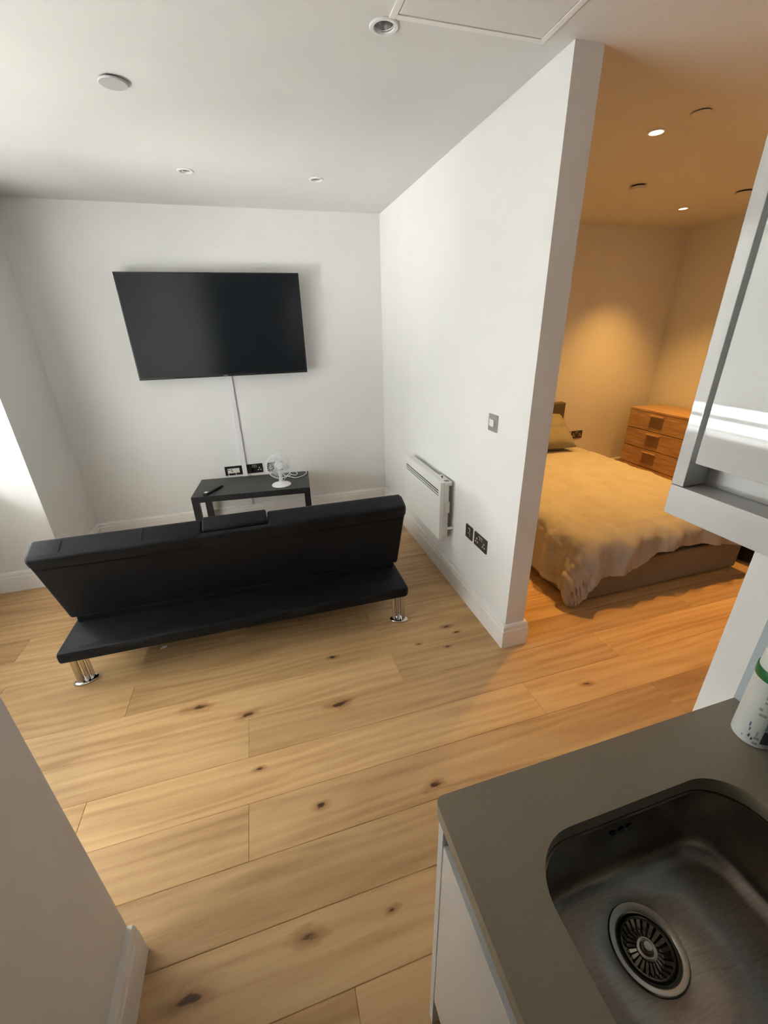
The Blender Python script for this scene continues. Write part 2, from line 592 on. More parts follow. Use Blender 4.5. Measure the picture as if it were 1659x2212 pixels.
wall('wall_back', -3.40, PT * 0.5, 0.0, 0.12, label='white wall behind the television')
wall('wall_bedroom_back', PT * 0.5, XB + 0.12, 0.0, 0.12, label='warm lit bedroom wall behind the bed head')
wall('wall_partition', 0.0, PT, -PL, 0.0, label='white partition wall between living room and bedroom')
wall('wall_bedroom_right', XB, XB + 0.12, YK, 0.0, label='bedroom wall behind the chest of drawers')
wall('wall_kitchen', XK, XK + 0.12, YR, YK, label='white kitchen wall carrying the wall cabinet')
wall('wall_bedroom_front', XK + 0.12, XB + 0.12, YK - 0.12, YK, label='bedroom wall next to the kitchen')
wall('wall_near', XN - 0.12, XN, YR, YN, label='near wall at the left edge')
wall('wall_front', XL - 0.25, XN - 0.12, YF - 0.12, YF, label='living room wall opposite the television')
wall('wall_rear', XN - 0.12, XK + 0.12, YR - 0.12, YR, label='rear wall of the hall')
wall('wall_pier', XL - 0.25, PW, PY, 0.0, label='white pier beside the window')

# window wall with opening
mb = MB()
mb.box(XL - 0.25, XL, YF, WY0, 0, H)
mb.box(XL - 0.25, XL, WY1, PY, 0, H)
mb.box(XL - 0.25, XL, WY0, WY1, 0, SILL - 0.03)
mb.box(XL - 0.25, XL, WY0, WY1, HEAD, H)
struct(mb.build('wall_left', 'wall_paint', smooth=0), 'white wall with the window', 'wall')

win = thing('window_1', 'white framed window with its roller blind partly down', 'window', (XL - 0.2, (WY0 + WY1) / 2, SILL))
struct(win)
mb = MB()
fx0, fx1 = XL - 0.245, XL - 0.20
for (a, b_) in ((WY0, WY0 + 0.05), (WY1 - 0.05, WY1), ((WY0 + WY1) / 2 - .03, (WY0 + WY1) / 2 + .03)):
    mb.box(fx0, fx1, a, b_, SILL, HEAD, 0.004)
mb.box(fx0, fx1, WY0 + .05, WY1 - .05, SILL, SILL + 0.03, 0.004)
mb.box(fx0, fx1, WY0 + .05, WY1 - .05, HEAD - 0.05, HEAD, 0.004)
mb.box(fx0, XL - 0.165, WY0 + .05, WY1 - .05, BAR[0], BAR[1], 0.004)
mb.build('window_frame', 'upvc_white', win)
for a, b_ in ((WY0 + .05, (WY0 + WY1) / 2 - .03), ((WY0 + WY1) / 2 + .03, WY1 - .05)):
    MB().box(XL - 0.226, XL - 0.220, a, b_, SILL + .03, HEAD - .05).build('pane', 'window_glass', win, smooth=0)
MB().box(XL - 0.20, XL + 0.03, WY0, WY1, SILL - 0.03, SILL, 0.006).build('window_sill', 'trim_paint', win)
bl = thing('roller_blind', 'pale roller blind pulled down over the window', 'blind', (XL - 0.14, (WY0 + WY1) / 2, HEAD))
MB().box(XL - 0.157, XL - 0.155, WY0 + .012, WY1 - .012, GAP, HEAD - 0.02).build('cloth', 'blind_cloth', bl, smooth=0)
MB().cyl((XL - 0.15, WY0 + .01, HEAD - .025), (XL - 0.15, WY1 - .01, HEAD - .025), 0.022).build('roller', 'upvc_white', bl)
MB().box(XL - 0.163, XL - 0.149, WY0 + .012, WY1 - .012, GAP - .022, GAP, 0.004).build('bottom_bar', 'upvc_white', bl)

# baseboards: profile (out from wall, height)
SK = [(0, 0), (.022, 0), (.022, .112), (.0185, .115), (.0185, .136), (.014, .148), (0, .148)]
D = 0.022


def skirt(name, p0, p1, nrm, m0=0.0, m1=0.0, label='white painted skirting board'):
    """p0->p1 along the wall foot, nrm = outward normal; m0/m1: +1 outer mitre, -1 inner mitre"""
    p0, p1, nrm = Vector((*p0, 0)), Vector((*p1, 0)), Vector((*nrm, 0))
    d = (p1 - p0).normalized()
    mb = MB()
    a = [mb.bm.verts.new(p0 + nrm * u + Vector((0, 0, v)) - d * u * m0) for u, v in SK]
    c = [mb.bm.verts.new(p1 + nrm * u + Vector((0, 0, v)) + d * u * m1) for u, v in SK]
    mb.bm.faces.new(a); mb.bm.faces.new(c[::-1])
    for i in range(len(SK)):
        j = (i + 1) % len(SK)
        mb.bm.faces.new((a[i], a[j], c[j], c[i]))
    return struct(mb.build(name, 'trim_paint', smooth=0))


skirt('baseboard_back', (PW, 0), (0, 0), (0, -1), -1, -1)
skirt('baseboard_pier_side', (PW, PY), (PW, 0), (1, 0), 1, -1)
skirt('baseboard_pier', (XL, PY), (PW, PY), (0, -1), -1, 1)
skirt('baseboard_left', (XL, YF), (XL, PY), (1, 0), -1, -1)
skirt('baseboard_front', (XL, YF), (XN - .12, YF), (0, 1), -1, -1)
skirt('baseboard_partition', (0, -PL), (0, 0), (-1, 0), 1, -1)
skirt('baseboard_partition_end', (0, -PL), (PT, -PL), (0, -1), 1, 1)
skirt('baseboard_partition_bedroom', (PT, -PL), (PT, 0), (1, 0), 1, -1)
skirt('baseboard_bedroom_back', (PT, 0), (XB, 0), (0, -1), -1, -1)
skirt('baseboard_bedroom_right', (XB, YK), (XB, 0), (-1, 0), -1, -1)
skirt('baseboard_bedroom_front', (XK, YK), (XB, YK), (0, 1), 0, -1)
skirt('baseboard_near', (XN, YR), (XN, YN), (1, 0), -1, 0)

# ------------------------------------------------------------------ ceiling fittings
def downlight(x, y, lit, label, group):
    t_ = thing('downlight', label, 'ceiling light', (x, y, H), group=group)
    MB().lathe([(HR - .003, .004), (.044, .0015), (.045, -.002), (.042, -.0045), (HR - .001, -.004), (HR - .004, .004)],
               (x, y, H), 32).build('bezel', 'lamp_bezel', t_)
    MB().lathe([(HR - .003, 0.0), (HR - .005, .012), (.026, .030), (.025, .034)], (x, y, H), 32).build('reflector', 'lamp_can', t_, smooth=60)
    if lit:
        MB().lathe([(0, .006), (.024, .006), (HR - .004, .009), (HR - .004, .02), (0, .02)], (x, y, H), 24).build('lamp', 'lamp_lit', t_, smooth=60)
        l_ = bpy.data.lights.new('lamp_beam', 'SPOT')
        l_.energy = 108
        l_.color = (1.0, 0.515, 0.118)
        l_.spot_size = math.radians(90)
        l_.spot_blend = 1.0
        l_.shadow_soft_size = 0.022
        lo = bpy.data.objects.new('lamp_beam', l_)
        COL.objects.link(lo)
        lo.parent = t_
        lo.location = (0, 0, -0.006)
    else:
        MB().lathe([(0, .020), (.012, .021), (.025, .030), (.025, .033), (0, .034)], (x, y, H), 24).build('lamp', 'lamp_glass', t_, smooth=60)
    return t_


downlight(*lamps_off[0], False, 'unlit ceiling downlight above the left half of the television', 'living room downlights')
downlight(*lamps_off[1], False, 'unlit ceiling downlight near the corner above the television', 'living room downlights')
downlight(*lamps_off[2], False, 'unlit ceiling downlight beside the ceiling hatch', 'living room downlights')
downlight(*lamps_on[0], True, 'glowing bedroom downlight, the nearer and larger one', 'bedroom downlights')
downlight(*lamps_on[1], True, 'glowing bedroom downlight above the chest of drawers, the smaller one', 'bedroom downlights')
downlight(*lamps_on[2], True, 'bedroom downlight hidden behind the partition wall', 'bedroom downlights')
downlight(*lamps_on[3], True, 'bedroom downlight hidden behind the wall cabinet', 'bedroom downlights')


def ceiling_disc(name, x, y, r, gap, th, m, label, cat):
    t_ = thing(name, label, cat, (x, y, H))
    MB().lathe([(r * .78, 0), (r * .78, -gap)], (x, y, H), 32).build('base', 'dark_slot', t_)  # dark colour stands for the shadow between cover and ceiling
    MB().lathe([(0, -gap), (r, -gap), (r * 1.0, -gap - th * .5), (r * .95, -gap - th), (0, -gap - th)], (x, y, H), 40).build('cover', m, t_)
    return t_


ceiling_disc('ceiling_valve', -1.479, -1.690, 0.048, 0.006, 0.006, 'disc_grey', 'round grey ceiling cover left of the downlights', 'ceiling cover')
ceiling_disc('sprinkler_cover', 0.905, -1.985, 0.040, 0.004, 0.004, 'disc_warm', 'flat round ceiling cover beside the nearer bedroom lamp', 'ceiling cover')
ceiling_disc('smoke_alarm', 1.517, -1.050, 0.050, 0.010, 0.016, 'disc_warm', 'round ceiling disc with dark rim between the two bedroom lamps', 'ceiling cover')
ceiling_disc('air_valve', 2.42, -1.100, 0.055, 0.010, 0.008, 'disc_warm', 'round bedroom ceiling disc half hidden by the wall cabinet', 'ceiling cover')

hx0, hx1, hy0, hy1 = -0.592, -0.112, -2.78, -2.268
hat = thing('ceiling_hatch', 'square white access hatch in the living room ceiling', 'hatch', ((hx0 + hx1) / 2, (hy0 + hy1) / 2, H))
mb = MB()
fw = 0.022
poly = [(0, 0), (fw, 0), (fw, -.003), (fw * .5, -.006), (0.003, -.006), (0, -.004)]
mb.box(hx0 - fw, hx0 - .0015, hy0 - fw, hy1 + fw, H - .005, H, .0015)
mb.box(hx1 + .0015, hx1 + fw, hy0 - fw, hy1 + fw, H - .005, H, .0015)
mb.box(hx0 - .0015, hx1 + .0015, hy0 - fw, hy0 - .0015, H - .005, H, .0015)
mb.box(hx0 - .0015, hx1 + .0015, hy1 + .0015, hy1 + fw, H - .005, H, .0015)
mb.build('frame', 'trim_paint', hat)
MB().box(hx0 + .001, hx1 - .001, hy0 + .001, hy1 - .001, H - .0035, H, .001).build('panel', 'ceiling_paint', hat)

# ------------------------------------------------------------------ television
tv = thing('television', 'large flat black television mounted on the white wall', 'television', (-1.353, 0, 1.324))
tx0, tx1, tz0, tz1, ty = -2.001, -0.706, 1.324, 2.062, -0.112
MB().box(tx0, tx1, ty + .004, ty + .034, tz0, tz1, 0.003).build('body', 'tv_plastic', tv)
MB().box(tx0 + .25, tx1 - .25, ty + .034, ty + .062, tz0 + .06, tz1 - .22, 0.012).build('rear_housing', 'tv_plastic', tv)
mb = MB()
bz = 0.008
mb.box(tx0, tx0 + bz, ty, ty + .006, tz0, tz1)
mb.box(tx1 - bz, tx1, ty, ty + .006, tz0, tz1)
mb.box(tx0 + bz, tx1 - bz, ty, ty + .006, tz1 - bz, tz1)
mb.box(tx0 + bz, tx1 - bz, ty, ty + .006, tz0, tz0 + .016)
mb.build('bezel', 'tv_plastic', tv, smooth=0)
MB().box(tx0 + bz, tx1 - bz, ty + .002, ty + .005, tz0 + .016, tz1 - bz).build('screen', 'tv_screen', tv, smooth=0)
mb = MB()
for k in range(7):
    xx = -1.383 + k * .0046
    mb.box(xx, xx + .0034, ty - .0008, ty, tz0 + .0045, tz0 + .0105)
mb.build('maker_mark', 'brushed_steel', tv, smooth=0)
mb = MB()
mb.box(-1.55, -1.15, ty + .062, -.02, 1.55, 1.60, .003)
mb.box(-1.55, -1.15, ty + .062, -.02, 1.80, 1.85, .003)
mb.box(-1.48, -1.22, -.02, -.0015, 1.52, 1.88, .003)
mb.build('wall_bracket', 'black_plastic', tv)

cd = thing('cable_conduit', 'white plastic cable conduit running down the wall below the television', 'conduit', (-1.349, 0, 0.149))
MB().box(-1.369, -1.329, -.016, 0, .149, 1.40, .003).build('cover', 'conduit_white', cd)
MB().box(-1.371, -1.327, -.004, 0, .149, 1.40, .001).build('backing_strip', 'conduit_white', cd)

# ------------------------------------------------------------------ sockets and switches (u across, v up, w out of the wall)
def plate(th, place, name, w, h, m, depth=.006):
    mb_ = MB()
    mb_.prism(rrect(-w / 2, w / 2, -h / 2, h / 2, .004, 3), place, 0, depth)
    return mb_.build(name, m, th)


def slab(th, place, name, u0, u1, v0, v1, w0, w1, m):
    return MB().prism([(u0, v0), (u1, v0), (u1, v1), (u0, v1)], place, w0, w1).build(name, m, th, smooth=0)


def on_back(x, z):      # wall facing -y
    return lambda u, v, w: Vector((x + u, -w, z + v))


def on_partition(y, z):  # wall facing -x ; u to the right as seen = -y
    return lambda u, v, w: Vector((-w, y - u, z + v))


def outlet(th, pl, cu, m='socket_white'):
    mb_ = MB()
    for (u, v, uu, vv) in ((0, .006, .0045, .006), (-.011, -.014, .0055, .0042), (.011, -.014, .0055, .0042)):
        mb_.prism(rrect(cu + u - uu, cu + u + uu, v - vv, v + vv, .0015, 2), pl, .006, .0068)
    return mb_.build('pin_openings', m, th, smooth=0)


def rocker(th, pl, u, v, w, h, m='socket_white', m2='black_nickel'):
    r = slab(th, pl, 'rocker_frame', u - w / 2 - .0025, u + w / 2 + .0025, v - h / 2 - .0025, v + h / 2 + .0025, .006, .0068, m)
    slab(th, pl, 'rocker', u - w / 2, u + w / 2, v - h / 2, v + h / 2, .0068, .0095, m2)
    return r


def double_socket(label, pl, loc, m='black_nickel', plug=False, group='double sockets'):
    t_ = thing('double_socket', label, 'socket', loc, group=group)
    plate(t_, pl, 'faceplate', .146, .086, m)
    outlet(t_, pl, .042)
    if not plug:
        outlet(t_, pl, -.042)
    for u in (-.011, .011):
        rocker(t_, pl, u, .022, .011, .016, m2=m)
    return t_


pl = on_back(-1.4455, .494)
s1 = thing('media_plate', 'black wall plate with white data modules left of the conduit', 'socket', (-1.4455, 0, .494))
plate(s1, pl, 'faceplate', .150, .084, 'black_plastic')
slab(s1, pl, 'module_block', -.052, .052, -.022, .022, .006, .009, 'socket_white')
for u, v in ((-.042, .010), (-.018, .010), (-.012, -.004)):
    slab(s1, pl, 'port', u - .006, u + .006, v - .004, v + .004, .009, .0098, 'dark_slot')
slab(s1, pl, 'white_plug', .028, .046, -.006, .018, .009, .022, 'white_plastic')
for u, s_ in ((-.040, -1), (.012, 1)):
    P_ = [(u, .0, .012), (u + .004 * s_, -.006, .020), (u + .006 * s_, -.03, .022), (u + .004 * s_, -.08, .02), (u + .002 * s_, -.20, .016)]
    MB().tube([pl(*p) for p in P_], .0032, 8).build('data_cable', 'white_plastic', s1)

pl = on_back(-1.261, .494)
s2 = double_socket('black double socket with a black plug right of the conduit', pl, (-1.261, 0, .494), 'black_plastic', plug=True)
mb = MB()
mb.prism(rrect(-.060, -.026, -.022, .014, .008, 4), pl, .006, .030)
mb.build('plug', 'black_plastic', s2)
MB().tube([pl(-.043, -.018, .018), pl(-.043, -.032, .024), pl(-.043, -.06, .022), pl(-.045, -.20, .016)], .0035, 8).build('plug_cable', 'black_plastic', s2)
pl = on_back(-1.076, .492)
double_socket('black double socket half hidden behind the desk fan', pl, (-1.076, 0, .492), 'black_plastic')
double_socket('dark metal double socket low on the partition near its end', on_partition(-1.963, .495), (0, -1.963, .495))
pl = on_partition(-1.822, .495)
fs = thing('fused_spur', 'dark metal single switch plate between heater and double socket', 'switch', (0, -1.822, .495))
plate(fs, pl, 'faceplate', .086, .086, 'black_nickel')
rocker(fs, pl, 0, -.016, .022, .016)
slab(fs, pl, 'fuse_door', -.008, .010, .004, .026, .006, .0075, 'black_nickel')
mb = MB()
mb.prism([(.009, .003), (.0115, .003), (.0115, .028), (.009, .028)], pl, .006, .0078)
mb.prism([(-.009, .0255), (.009, .0255), (.009, .028), (-.009, .028)], pl, .006, .0078)
mb.build('fuse_frame', 'socket_white', fs, smooth=0)
pl = on_partition(-1.992, 1.202)
sw = thing('light_switch', 'square grey metal light switch on the white partition wall', 'switch', (0, -1.992, 1.202))
plate(sw, pl, 'faceplate', .086, .086, 'brushed_steel')
mb = MB()
mb.prism([(-.031, .006), (.017, .006), (.017, .0125), (-.031, .0085)], lambda u, w, v: pl(u, v, w), -.018, .018)
mb.build('rocker', 'socket_white', sw, smooth=0)

# bedroom sockets
double_socket('brown double socket on the bedroom wall right of the bed', on_back(2.279, .490), (2.279, 0, .490))
pl = on_back(2.145, .490)
ss = thing('single_socket', 'brown single plate half hidden by the pillow', 'socket', (2.145, 0, .490))
plate(ss, pl, 'faceplate', .086, .086, 'black_nickel')
rocker(ss, pl, 0, .012, .022, .016)

# ------------------------------------------------------------------ panel heater
ph = thing('panel_heater', 'white wall mounted electric panel heater on the partition', 'heater', (0, -1.24, .335))
hy0, hy1, hz0, hz1, hx = -1.585, -0.895, .335, .748, -.100
# front shell with three grille slots: side profile loops
mb = MB()
slots = [(.062, .070), (.078, .086), (.094, .102)]
zc = hz1
segs = []
prev = hz1
for a, b_ in slots:
    segs.append((zc - a, prev)); prev = zc - b_
segs.append((hz0, prev))
mb.box(hx, hx + .03, hy0, hy1, hz0, zc - slots[-1][1], .006)
mb.box(hx, hx + .03, hy0, hy1, zc - slots[0][0], hz1, .006)
mb.box(hx, hx + .03, hy0, hy0 + .035, zc - slots[-1][1] - .01, zc - slots[0][0] + .01, .006)
mb.box(hx, hx + .03, hy1 - .028, hy1, zc - slots[-1][1] - .01, zc - slots[0][0] + .01, .006)
mb.build('front_shell', 'heater_white', ph)
for a, b_ in ((.070, .078), (.086, .094), (.102, .108)):
    MB().box(hx + .0005, hx + .006, hy0 + .03, hy1 - .025, zc - b_, zc - a, .0015).build('grille_slat', 'heater_white', ph)
MB().box(hx + .007, hx + .020, hy0 + .02, hy1 - .02, zc - .115, zc - .05).build('grille_shade', 'dark_slot', ph, smooth=0)  # dark sheet behind the slats, standing for the shade inside
MB().box(hx + .028, -.030, hy0 + .012, hy1 - .012, hz0 + .012, hz1 - .010, .006).build('rear_box', 'heater_white', ph)
cb = MB().box(hx + .030, -.018, hy0 - .002, hy0 + .16, hz1 - .030, hz1 - .002, .005).build('control_box', 'heater_white', ph)
MB().box(hx + .040, -.030, hy0 + .012, hy0 + .045, hz1 - .003, hz1 - .0005).build('display', 'display_grey', cb, smooth=0)
for k in range(2):
    MB().box(hx + .042, -.040, hy0 + .062 + k * .016, hy0 + .070 + k * .016, hz1 - .003, hz1 - .0002, .0005).build('button', 'socket_white', cb)
MB().cyl((-.045, hy0 + .10, hz1 - .004), (-.045, hy0 + .10, hz1 + .008), .006).build('power_knob', 'black_plastic', ph)
for z in (hz0 + .075,):
    for y in (hy0 + .010, hy1 - .010):
        MB().cyl((-.040, y, z), (0, y, z), .010).build('wall_spacer', 'heater_white', ph)
for y in (hy0 + .10, hy1 - .10):
    MB().box(-.032, 0, y - .02, y + .02, hz0 + .06, hz1 - .05, .002).build('wall_bracket', 'heater_white', ph)
MB().box(-.060, -.026, hy0 + .004, hy0 + .014, hz0 + .19, hz0 + .27, .004).build('cable_box', 'heater_white', ph)

# ------------------------------------------------------------------ side table with things on it
tbx, tby, tbz = -1.275, -0.325, .46
trz = math.radians(-5.2)
tb = thing('low_table', 'low black rectangular table under the television', 'table', (tbx, tby, 0), trz)
hw, hd = .468, .222
MB().box(-hw, hw, -hd, hd, tbz - .050, tbz, .002).build('tabletop', 'black_laminate', tb, world=False)
for sx in (-1, 1):
    for sy in (-1, 1):
        xa, ya = sx * (hw - .025), sy * (hd - .025)
        MB().box(xa - .025, xa + .025, ya - .025, ya + .025, 0, tbz - .050, .002).build('leg', 'black_laminate', tb, world=False)

rc = thing('remote_control', 'slim black remote control lying on the low table', 'remote', (-1.600, -.390, tbz), math.radians(57))
MB().box(-.105, .105, -.0225, .0225, .001, .017, .006, 3).build('case', 'black_plastic', rc, world=False)
MB().box(-.098, -.072, -.014, .014, .0168, .0178, .0003, 1).build('silver_label', 'white_plastic', rc, world=False)
mb = MB()
for i in range(6):
    for j in range(3):
        mb.lathe([(0.0035, 0), (.0035, .0014), (0, .0016)], (-.045 + i * .022, -.012 + j * .012, .0168), 10)
mb.build('buttons', 'dark_slot', rc, world=False)

# desk fan facing the viewer
fx, fy = -1.050, -.452
fan = thing('desk_fan', 'small white desk fan with clear blades on the low table', 'fan', (fx, fy, tbz), math.radians(4))
MB().lathe([(0, .001), (.078, .001), (.080, .006), (.072, .015), (.045, .024), (.024, .030), (.020, .034), (0, .034)], (0, 0, 0), 36, sy=.92).build('base', 'white_plastic', fan, world=False, smooth=50)
MB().cyl((0, 0.0, .028), (0, .012, .115), .016, .013).build('neck', 'white_plastic', fan, world=False)
hz = .168
tilt = Matrix.Rotation(math.radians(90 - 10), 4, 'X')      # lathe axis z -> facing -y, tipped a little up
axis = lambda r, z: None


def F(co):
    return (tilt @ Vector(co)) + Vector((0, -.005, hz))


FT = Matrix.Translation((0, -.005, hz)) @ tilt
MB().lathe([(0, -.085), (.024, -.083), (.034, -.070), (.036, -.035), (.030, -.024), (0, -.022)], (0, 0, 0), 28, mtx=FT).build('motor_housing', 'white_plastic', fan, world=False, smooth=50)
mb = MB()
R_ = .101
for zf, rr in ((0.018, .062), (.030, .030)):
    pass
for k in range(40):
    a = 2 * math.pi * k / 40
    ca, sa = math.cos(a), math.sin(a)
    pts = []
    for r_, z_ in ((.020, .036), (.045, .034), (.070, .028), (.088, .016), (R_, 0.0), (.090, -.016), (.070, -.026), (.036, -.030)):
        pts.append(F((r_ * ca, r_ * sa, z_)))
    mb.tube(pts, .0011, 4)
for r_, z_ in ((.045, .034), (.074, .026), (.074, -.024)):
    mb.tube([F((r_ * math.cos(2 * math.pi * i / 40), r_ * math.sin(2 * math.pi * i / 40), z_)) for i in range(40)], .0008, 4, closed=True)
mb.tube([F((R_ * math.cos(2 * math.pi * i / 48), R_ * math.sin(2 * math.pi * i / 48), 0)) for i in range(48)], .0036, 6, closed=True)
gd = mb.build('guard', 'white_plastic', fan, world=False)
MB().lathe([(0, .039), (.018, .038), (.021, .034), (.019, .031), (0, .031)], (0, 0, 0), 24, mtx=FT).build('guard_badge', 'white_plastic', fan, world=False)
MB().lathe([(0, .022), (.012, .020), (.017, .008), (.017, -.018), (0, -.018)], (0, 0, 0), 24, mtx=FT).build('hub', 'blade_plastic', fan, world=False)
for k in range(3):
    a0 = math.radians(95 + 120 * k)
    mb = MB()
    NU, NV = 7, 7
    g = []
    for i in range(NU + 1):
        r_ = .016 + (.080 - .016) * i / NU
        row = []
        wid = (.45 + .95 * math.sin(math.pi * (i / NU) ** .8 * .85 + .1)) * .62
        for j in range(NV + 1):
            a = a0 + wid * (j / NV - .5) + .25 * i / NU
            row.append(mb.bm.verts.new(F((r_ * math.cos(a), r_ * math.sin(a), .012 - .024 * j / NV))))
        g.append(row)
    for i in range(NU):
        for j in range(NV):
            mb.bm.faces.new((g[i][j], g[i + 1][j], g[i + 1][j + 1], g[i][j + 1]))
    bmesh.ops.solidify(mb.bm, geom=list(mb.bm.faces), thickness=.0016)
    mb.build('blade', 'blade_plastic', fan, world=False)


def smooth_path(pts, n=8):
    pts = [Vector(p) for p in pts]
    out = []
    for i in range(len(pts) - 1):
        p0, p1, p2, p3 = pts[max(i - 1, 0)], pts[i], pts[i + 1], pts[min(i + 2, len(pts) - 1)]
        for k in range(n):
            t_ = k / n
            out.append(0.5 * ((2 * p1) + (-p0 + p2) * t_ + (2 * p0 - 5 * p1 + 4 * p2 - p3) * t_ ** 2 + (-p0 + 3 * p1 - 3 * p2 + p3) * t_ ** 3))
    out.append(pts[-1])
    return out


zt = tbz + .004
path = [(-1.03, -.405, tbz + .018), (-1.012, -.31, zt), (-.985, -.255, zt), (-.955, -.215, zt), (-.957, -.165, zt), (-.935, -.125, zt), (-.905, -.140, zt),
        (-.893, -.205, zt + .003), (-.915, -.250, zt + .003), (-.950, -.225, zt + .007), (-.955, -.160, zt + .006), (-.915, -.118, zt),
        (-.845, -.128, zt), (-.812, -.165, zt), (-.816, -.225, zt), (-.860, -.290, zt), (-.920, -.312, zt), (-.975, -.268, zt + .005),
        (-1.005, -.222, zt), (-1.02, -.165, zt), (-1.035, -.120, zt)]
MB().tube(smooth_path(path), .0032, 8).build('power_cable', 'white_plastic', fan)

# ------------------------------------------------------------------ sofa bed (seen from behind)
SX, SY = -1.338, -1.972
so = thing('sofa_bed', 'black fabric sofa bed with chrome legs seen from behind', 'sofa', (SX, SY, 0), math.radians(-.45))
HWS = .888
# rear ledge: rounded corners, slightly thinner at the rear
mb = MB()
outl = []
for cx, cy, a0 in ((HWS - .030, .030, 270), (HWS - .005, .40, 0), (-HWS + .005, .40, 90), (-HWS + .012, .012, 180)):
    rr = cy if cy < .1 else .005
    for k in range(7):
        a = math.radians(a0 + 90 * k / 6)
        outl.append((cx + rr * math.cos(a), cy + rr * math.sin(a)))
loops = []
for inset, z in ((.010, .222), (.002, .228), (0, .240), (0, .268), (.004, .279), (.014, .284)):
    lp = []
    for (x, y) in outl:
        s_ = 1 - inset / HWS
        yy = y if y > .2 else inset + (y) * 1.0
        lp.append((x * s_, yy, z + (.004 * math.sin(x * 3.1) if z > .25 else .003 * math.sin(x * 2.3))))
    loops.append(lp)
mb.loft(loops)
mb.build('rear_ledge', 'sofa_fabric', so, world=False, smooth=40)
# backrest: slab leaning back; s runs up the slab, t through its thickness
up = Vector((0, -.352, .936)).normalized()
fwd = Vector((0, .936, .352)).normalized()
base = Vector((0, .247, .300))
LEN, TH = .490, .128


def slab_loops(x0, x1, s0, s1, t0, t1, r, nx=2, bulge=0.0, endround=.02, org=base):
    """cross-section rounded rect in (t, s), swept along x with rounded ends"""
    prof = rrect(t0, t1, s0, s1, r, 5)
    tc_, sc_ = (t0 + t1) / 2, (s0 + s1) / 2
    xs = []
    ne = 4
    for k in range(ne + 1):
        a = math.pi / 2 * k / ne
        xs.append((x0 + endround * (1 - math.cos(a)), endround * (1 - math.sin(a))))
    for k in range(1, nx):
        xs.append((x0 + (x1 - x0) * k / nx, 0))
    for k in range(ne + 1):
        a = math.pi / 2 * (1 - k / ne)
        xs.append((x1 - endround * (1 - math.cos(a)), endround * (1 - math.sin(a))))
    # ends: the first ring is shrunk
    out = []
    for (x, ins) in xs:
        lp = []
        for (t_, s_) in prof:
            kt = 1 - ins / max((t1 - t0) / 2, 1e-4)
            ks = 1 - ins / max((s1 - s0) / 2, 1e-4)
            tt = tc_ + (t_ - tc_) * max(kt, .05)
            ss_ = sc_ + (s_ - sc_) * max(ks, .05)
            p = org + up * ss_ + fwd * tt
            lp.append((x, p.y, p.z))
        out.append(lp)
    return out


xc0, xc1 = -.158, .162           # console flap in the middle of the back
mb = MB()
# main body, notch at the top centre for the console
nt_s = .058
mb.loft(slab_loops(-HWS - .006, HWS + .006, .012, LEN - nt_s, 0, TH, .018, 8, endround=.014))
mb.loft(slab_loops(-HWS - .006, xc0, LEN - nt_s - .05, LEN, 0, TH, .024, 4, endround=.012))
mb.loft(slab_loops(xc1, HWS + .006, LEN - nt_s - .05, LEN, 0, TH, .024, 4, endround=.012))
mb.loft(slab_loops(xc0 - .02, xc1 + .02, LEN - nt_s - .02, LEN - .004, 0, .030, .012, 2, endround=.004))
bk = mb.build('backrest', 'sofa_fabric', so, world=False, smooth=50)
mb = MB().loft(slab_loops(xc0 + .004, xc1 - .004, LEN - nt_s - .10, LEN + .006, .034, TH + .004, .014, 2, endround=.010))
mb.build('console_flap', 'sofa_fabric', so, world=False, smooth=50)
# padded end caps of the backrest
for s_ in (-1, 1):
    mb = MB()
    xa, xb = sorted((s_ * (HWS - .02), s_ * (HWS + .013)))
    mb.loft(slab_loops(xa, xb, LEN - .085, LEN - .004, .006, TH - .004, .030, 2, endround=.010))
    mb.build('end_cap', 'sofa_fabric', so, world=False, smooth=50)
# stitched seams across the top of the backrest
for xs_ in (-.765, -.425, .42, .775):
    prof = [(.004, LEN - .075), (.001, LEN - .03), (.012, LEN - .004), (.035, LEN + .0005), (TH - .035, LEN + .0005), (TH - .010, LEN - .006), (TH + .0005, LEN - .035), (TH + .0005, .06)]
    MB().tube([(xs_, (base + up * s2_ + fwd * t2_).y, (base + up * s2_ + fwd * t2_).z) for t2_, s2_ in prof], .0022, 6).build('seam', 'sofa_seam', so, world=False)
# hinge rail below the backrest
MB().box(-HWS + .018, HWS - .018, .243, .36, .270, .325, .012).build('hinge_rail', 'sofa_fabric', so, world=False)
# seat cushion in front
mb = MB()
mb.box(-HWS, HWS, .36, .965, .232, .395, .035, 4)
st = mb.build('seat', 'sofa_fabric', so, world=False, smooth=50)
for xs_ in (-.44, 0, .44):
    MB().tube([(xs_, .38, .3955), (xs_, .93, .3955), (xs_, .955, .385), (xs_, .9655, .36), (xs_, .9655, .27)], .0025, 6).build('seam', 'sofa_seam', st, world=False)
# fabric flap hanging at the left end
mb = MB()
pA = base + up * (LEN - .085) + fwd * .06
mb.prism([(0, 0), (.034, .004), (.020, -.030), (.006, -.050)], lambda u, v, w: Vector((-HWS - .002 + u, pA.y + w - .01 - u * .3, pA.z + v)), 0, .003)
mb.build('fabric_tag', 'tag_olive', so, world=False, smooth=0)


